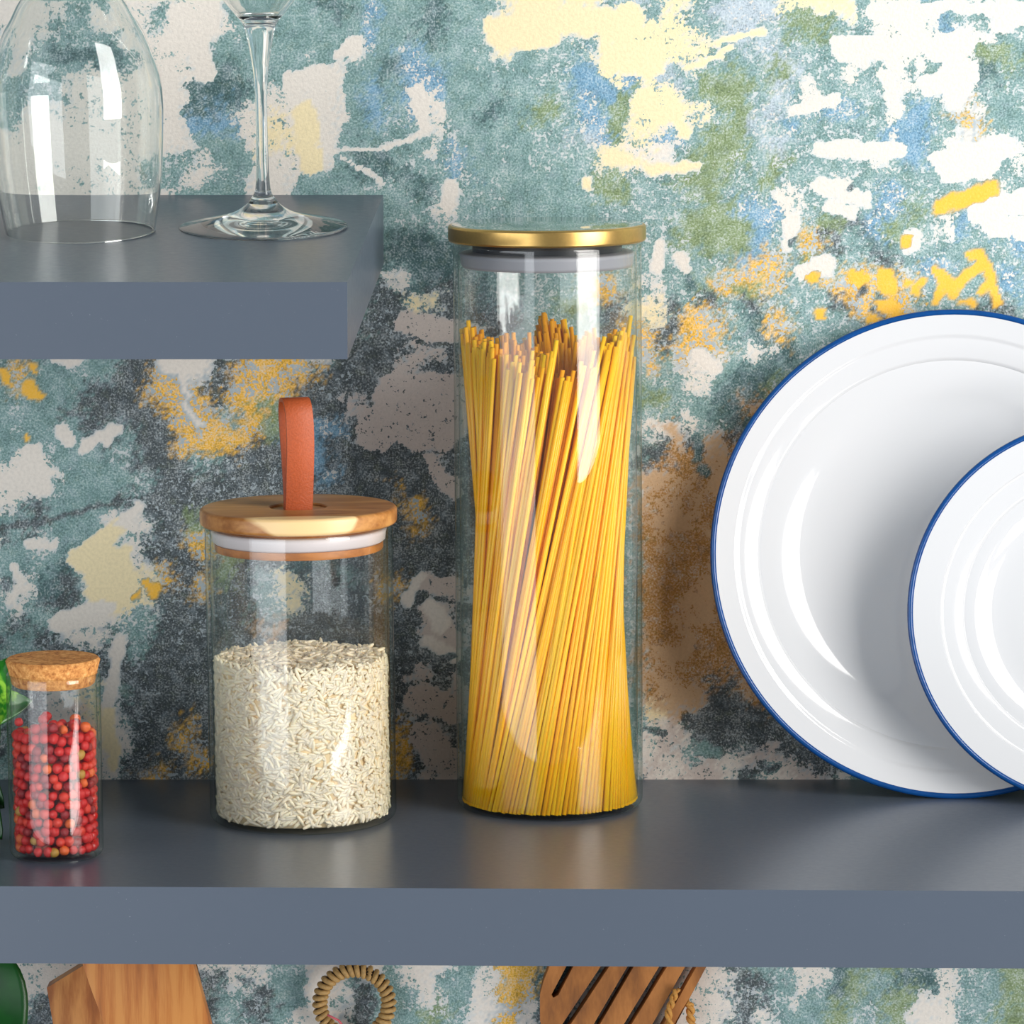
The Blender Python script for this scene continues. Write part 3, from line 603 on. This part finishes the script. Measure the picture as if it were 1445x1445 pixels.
# ------------------------------------------------------------------ plates leaning on the wall
def plate(R, depth, ridges, loc, theta, label):
    o = thing('plate', loc, label, 'plate', (math.pi / 2 - theta, 0, 0), 'white plates with blue rims')
    # local z points out of the plate's face; rim plane at z = 0
    r1, r2, well = ridges
    st = .00075
    front = [(0, -depth + .0030), (well * .55, -depth + .0030), (well * .82, -depth + .0031), (well * .93, -depth + .0036), (well, -depth + .0046), (well * 1.05, -depth + .0058), (well * 1.10, -depth + .0074),
             (r2 - .0016, -depth * .46), (r2 - .0005, -depth * .45 - st * .1), (r2 + .0005, -depth * .45 + st * 1.4), (r2 + .0016, -depth * .42 + st * 1.4),
             (r1 - .0016, -depth * .24), (r1 - .0004, -depth * .235 + st * .2), (r1 + .0004, -depth * .235 + st * 1.4), (r1 + .0016, -depth * .22 + st * 1.4)]
    k1 = R - .0031
    front += [(k1, -.0004)]
    back = [(k1, -.0030), (r1, -depth * .22 - .0028), (r2, -depth * .44 - .0030), (well * 1.06, -depth * .68 - .0034), (well * 1.0, -depth - .0010), (well * .95, -depth - .0012), (well * .93, -depth + .0003), (0, -depth + .0003)]
    body = obj('body', lathe([(a, b) for a, b in front + back], 160), M['porcelain'], o, 'auto')
    rim = obj('rim', lathe([(k1, -.00035), (R - .0014, .0002), (R - .0003, -.0003), (R, -.0013), (R - .0004, -.0024), (k1, -.0030)], 160, close=True), M['blue_rim'], o)
    rim['label'] = 'cobalt blue painted rim'; return o
def lean(cx, top_py, bot_py, Ytop, shift=0):
    b = on_plane(cx, bot_py)
    for _ in range(20):
        tp = at_depth(cx, top_py, Ytop); Rr = (tp - b).length / 2; th = math.atan2(tp.y - b.y, tp.z - b.z)
        b = on_plane(cx, bot_py)
    return (tp + b) / 2, Rr, th
c, Rr, th = lean(1349, 436, 1127.5, WALL - .0125)
c.x = at_depth(1003 + 345, 782, c.y).x
plate(Rr, .019, (Rr * 307 / 345, Rr * 275 / 345, Rr * 214 / 345), c, th, 'large white dinner plate with blue rim leaning on the wall')
b2 = on_plane(1555, 1139); R2p = 274 * m_per_px(b2) ; dirn = Vector((0, math.sin(th), math.cos(th)))
c2 = b2 + dirn * R2p
plate(R2p, .0140, (R2p * .825, R2p * .705, R2p * .58), c2, th, 'smaller white plate with blue rim leaning in front of the dinner plate')

# ------------------------------------------------------------------ things under the lower shelf
M['board'] = wood('board_wood', [(.38, (142, 78, 26)), (.5, (184, 110, 44)), (.62, (204, 136, 66))], (75, 30, 6), (0, .30, 0), 6, .5)
M['board_dark'] = wood('dark_board_wood', [(.36, (116, 62, 22)), (.5, (164, 96, 42)), (.64, (202, 138, 74))], (60, 30, 9), (0, -.6, 0), 5, .5)
M['turner'] = wood('turner_wood', [(.34, (104, 60, 22)), (.5, (150, 92, 36)), (.64, (178, 114, 52))], (50, 40, 14), (0, .55, 0), 4, .6)
M['cane'] = simple('cane', (176, 140, 84), .6, 0, .25, 500, .5)
M['cane_core'] = simple('cane_core', (44, 30, 18), .8)
M['rope'] = simple('jute_rope', (196, 140, 66), .8, 0, .2, 900, .5)
def flat(name, pix, Y, thick, mat, label, cat, bev=.0012, parent=None):
    P = [at_depth(x, y, Y) for x, y in pix]
    for p in P: p.z = min(p.z, -TH - .0004)
    o0 = sum(P, Vector()) / len(P)
    bm = prism([p - o0 for p in P], Vector((0, thick, 0))); bmesh.ops.recalc_face_normals(bm, faces=bm.faces[:]); bevel(bm, bev, 2, 40) if bev else None
    o = obj(name, bm, mat, parent, 'auto'); o.location = o0
    if label: tag(o, label, cat)
    return o
flat('wooden_board', [(78, 1262), (96, 1245), (230, 1245), (250, 1262), (262, 1310), (273, 1362), (285, 1405), (296, 1445), (312, 1520), (176, 1520), (147, 1445), (130, 1400), (117, 1362), (98, 1310)],
     2.365, .012, M['board'], 'broad tilted wooden board hanging under the shelf, in front of a darker one', 'board', .0018)
flat('wooden_board', [(66, 1394), (117, 1363), (190, 1318), (240, 1480), (92, 1530), (80, 1475)], 2.462, .014, M['board_dark'], 'darker wooden board with a pointed corner, half hidden behind the front board', 'board', .0012)
# slotted turner
def lerp(a, b, q): return (a[0] + (b[0] - a[0]) * q, a[1] + (b[1] - a[1]) * q)
def ext(p, q, y): k = (y - p[1]) / (q[1] - p[1]); return lerp(p, q, k)
slots = [((783, 1404), (805, 1362), 10), ((795, 1452), (855, 1362), 12), ((836, 1456), (891, 1362), 9), ((878, 1458), (937, 1362), 11), ((919, 1462), (976, 1362), 16)]
topY, botY = 1308, 1464                                             # slats between the slots, joined by the solid blade below
def edge(k, side, y):
    lo_, hi_, w = slots[k]; p = ext(lo_, hi_, y); return (p[0] + side * w * .5, y)
pieces = [[(806, topY), edge(0, -1, topY), edge(0, -1, 1404), (762, 1404), (767, 1385), (776, 1362), (790, 1335)],
          [(762, 1404), edge(0, -1, 1404), edge(0, 0, 1408), edge(0, 1, 1404), edge(1, -1, 1404), edge(1, -1, botY), (768, botY), (762, 1440)],
          [edge(0, 1, topY), edge(1, -1, topY), edge(1, -1, 1404), edge(0, 1, 1404)]]
for k in (1, 2, 3): pieces.append([edge(k, 1, topY), edge(k + 1, -1, topY), edge(k + 1, -1, botY), edge(k, 1, botY)])
pieces.append([edge(4, 1, topY), (1028, topY), (1012, 1338), (998, 1362), (975, 1405), (950, 1446), (944, botY), edge(4, 1, botY)])
pieces.append([(768, botY)] + [edge(k, sd, botY) for k in (1, 2, 3, 4) for sd in (-1, 1)] + [(944, botY), (928, 1500), (880, 1540), (800, 1520)])
pieces.append([(825, 1526.25), (870, 1537.5), (806, 1660), (742, 1800), (722, 1808), (706, 1796), (770, 1640)])
bm = bmesh.new(); t0 = at_depth(860, 1420, 2.483)
for q in pieces: prism([at_depth(x, y, 2.483) - t0 for x, y in q], Vector((0, .013, 0)), bm)
bmesh.ops.remove_doubles(bm, verts=bm.verts[:], dist=1e-6)
tn = obj('slotted_turner', bm, M['turner'], None, False); tn.location = t0
tag(tn, 'brown wooden slotted turner with a rope tie, hanging under the shelf', 'kitchen utensil')
def rope_piece(pix, Y, rad, parent, name='rope_tie'):
    pts = [at_depth(x, y, Y) - tn.location for x, y in pix]; V, Fc = [], []
    sm = []
    for i in range(len(pts) - 1):
        for k in range(8): sm.append(pts[i].lerp(pts[i + 1], k / 8))
    for ph in (0, math.pi):
        q = [p + Vector((math.cos(ph + i * .55), math.sin(ph + i * .55), 0)) * rad * .62 for i, p in enumerate(sm)]
        v, f = tube(q, rad * .62, 7); b = len(V); V += v; Fc += [tuple(x + b for x in g) for g in f]
    return obj(name, pymesh(name, V, Fc), M['rope'], parent)
r_ = rope_piece([(955, 1396), (949, 1412), (943, 1428), (946, 1450), (950, 1475)], 2.4795, .0019, tn); r_['label'] = 'frayed jute rope'
rope_piece([(966, 1412), (975, 1420), (974, 1436), (980, 1452)], 2.488, .0022, tn)['label'] = 'frayed jute rope'
# wound cane ring
rc2 = at_depth(500, 1416, 2.488); s4 = m_per_px(rc2)
ring = thing('wound_cane_ring', rc2, 'small ring of wound cane hanging below the shelf, between boards and turner', 'ring')
NN = 34; V, Fc = [], []
for k in range(NN):
    a = 2 * math.pi * k / NN; e = Vector((math.cos(a), 0, math.sin(a))); tg = Vector((-math.sin(a), 0, math.cos(a))); pts = []
    for j in range(14):
        w = 2 * math.pi * j / 14; pts.append(e * ((48.5 + 7.6 * math.cos(w)) * s4) + Vector((0, 1, 0)) * (7.6 * s4 * math.sin(w)) + tg * (2.2 * s4 * math.cos(w)))
    v, f = tube(pts, 3.9 * s4, 8, True); b = len(V); V += v; Fc += [tuple(x + b for x in g) for g in f]
obj('winding', pymesh('winding', V, Fc), M['cane'], ring)
pts = [Vector((math.cos(2 * math.pi * k / 48), 0, math.sin(2 * math.pi * k / 48))) * 48.5 * s4 for k in range(48)]
obj('core', pymesh('core', *tube(pts, 6.6 * s4, 8, True)), M['cane_core'], ring)['label'] = 'dark core between the windings'
tp = [at_depth(x, y, 2.480) - rc2 for x, y in ((462, 1432), (470, 1436), (478, 1440), (484, 1448), (480, 1466))]
M['thread'] = simple('pink_thread', (206, 96, 104), .7)
obj('thread', pymesh('thread', *tube(tp, .0007, 6)), M['thread'], ring)['label'] = 'pink thread'
# ------------------------------------------------------------------ plants at the left edge
t = NT('leaf'); co = t.coord(); n = t.noise(co, 60, 4, .6, .5)
M['leaf'] = t.principled(Base_Color=t.ramp(n, [(.40, lin((18, 78, 22))), (.54, lin((40, 120, 30))), (.62, lin((140, 196, 60)))]), Roughness=.3)
t = NT('deep_leaf'); co = t.coord(); n = t.noise(co, 40, 3)
M['deep_leaf'] = t.principled(Base_Color=t.ramp(n, [(.3, lin((10, 56, 20))), (.7, lin((26, 92, 30)))]), Roughness=.3)
M['leaf_edge'] = simple('leaf_edge', (120, 176, 70), .4)
M['stem'] = simple('plant_stem', (60, 110, 44), .5)
M['pot'] = simple('grey_pot', (120, 122, 120), .6, 0, .1, 200, .2)
def leaf_mesh(L, W, curl=.25, fold=.35):
    v, f = [], []; n = 14; mseg = 6
    for i in range(n + 1):
        u = i / n; w = W * (math.sin(math.pi * u ** .8) ** .8) * .5 + 1e-5
        for j in range(-mseg, mseg + 1):
            q = j / mseg; v.append((q * w, u * L, -curl * L * u * u + fold * abs(q) * w * .6 + .04 * W * math.sin(u * 12 + q)))
    k = 2 * mseg + 1
    for i in range(n):
        for j in range(2 * mseg): f.append((i * k + j, i * k + j + 1, (i + 1) * k + j + 1, (i + 1) * k + j))
    return v, f
def add_leaf(parent, base, tipdir, normal, L, W, mat, curl=.15):
    y = Vector(tipdir).normalized(); z = Vector(normal); z = (z - y * z.dot(y)).normalized(); x = y.cross(z)
    mt = Matrix((x, y, z)).transposed()
    v, f = leaf_mesh(L, W, curl); me = pymesh('leaf', [mt @ Vector(p) for p in v], f)
    o = obj('leaf', me, mat, parent); o.location = base
    so = o.modifiers.new('thick', 'SOLIDIFY'); so.thickness = .0006; return o
px0 = on_plane(-110, 1150)
plant = thing('potted_plant', px0, 'leafy green plant at the left edge, behind the corked jar', 'plant')
obj('pot', lathe([(0, 0), (.026, 0), (.028, .002), (.036, .058), (.0375, .060), (.035, .061), (.033, .054), (0, .052)], 64), M['pot'], plant, 'auto')
def pl(px, py, Y): return at_depth(px, py, Y) - px0
top0 = Vector((0, 0, .052))
for (bp, tipp, nr, W, mt) in [((-70, 1035, 2.395), (9, 945, 2.37), (.5, -.8, .4), .034, 'leaf'), ((-75, 1010, 2.40), (44, 985, 2.405), (.25, -.9, .4), .024, 'leaf'),
                              ((-70, 1020, 2.35), (-1, 1058, 2.345), (.3, -.8, .6), .040, 'deep_leaf'), ((-60, 1085, 2.34), (-2, 1135, 2.32), (-.4, -.7, .5), .026, 'deep_leaf'),
                              ((-70, 1120, 2.33), (-2, 1176, 2.31), (-.3, -.6, .7), .030, 'deep_leaf'), ((-130, 1010, 2.40), (-170, 900, 2.40), (-.2, -.9, .3), .040, 'leaf'), ((-140, 1030, 2.38), (-240, 980, 2.36), (-.3, -.8, .5), .042, 'deep_leaf'), ((-110, 1000, 2.42), (-90, 880, 2.43), (0, -1, .2), .036, 'leaf')]:
    b, tpp = pl(*bp), pl(*tipp); d = tpp - b
    add_leaf(plant, b, d, nr, d.length, W, M[mt])
    obj('stem', pymesh('stem', *tube([top0 + Vector((b.x * .1, b.y * .1, -.004)), top0.lerp(b, .5) + Vector((0, 0, .008)), b], .0011, 7)), M['stem'], plant)
bq = at_depth(-60, 1440, 2.40)
trail = thing('trailing_leaf_spray', bq, 'dark glossy leaf hanging below the shelf at the far left', 'plant')
add_leaf(trail, at_depth(-25, 1320, 2.40) - bq, at_depth(-18, 1500, 2.38) - at_depth(-25, 1320, 2.40), (.25, -.95, .15), .092, .046, M['deep_leaf'], .03)
pts = [at_depth(-25, 1322, 2.40) - bq, at_depth(-40, 1300, 2.41) - bq, Vector((at_depth(-60, 1300, 2.42).x, 2.42, -TH - .0022)) - bq]
obj('stem', pymesh('stem', *tube(pts, .0014, 7)), M['stem'], trail)

# ------------------------------------------------------------------ light
def area(name, loc, target, w, h, power, color):
    l = bpy.data.lights.new(name, 'AREA'); l.shape = 'RECTANGLE'; l.size = w; l.size_y = h; l.energy = power; l.color = color
    o = bpy.data.objects.new(name, l); COL.objects.link(o); o.location = loc
    d = Vector(target) - Vector(loc); o.rotation_euler = d.to_track_quat('-Z', 'Y').to_euler(); return o
area('window_light', (1.92, .98, 1.0), (.60, 2.97, .95), 1.29, 2.2, 80, (1, .97, .93))
area('low_window_light', (1.86, .92, -.86), (.50, 2.85, -.50), 1.2, .95, 27, (1, .95, .92))
area('far_window_light', (-1.6, .40, .10), (-.05, 2.42, .10), 2.1, 2.4, 40, (.91, .955, 1))
w = bpy.data.worlds.new('room'); scene.world = w; w.use_nodes = True
w.node_tree.nodes['Background'].inputs[0].default_value = (.80, .90, 1.0, 1); w.node_tree.nodes['Background'].inputs[1].default_value = .30
scene.view_settings.view_transform = 'Standard'; scene.view_settings.look = 'None'; scene.view_settings.gamma = 1
scene.view_settings.use_curve_mapping = False; scene.view_settings.exposure = 0.08
cy = scene.cycles; cy.max_bounces = 24; cy.transparent_max_bounces = 40; cy.transmission_bounces = 14; cy.glossy_bounces = 8
cy.use_denoising = True
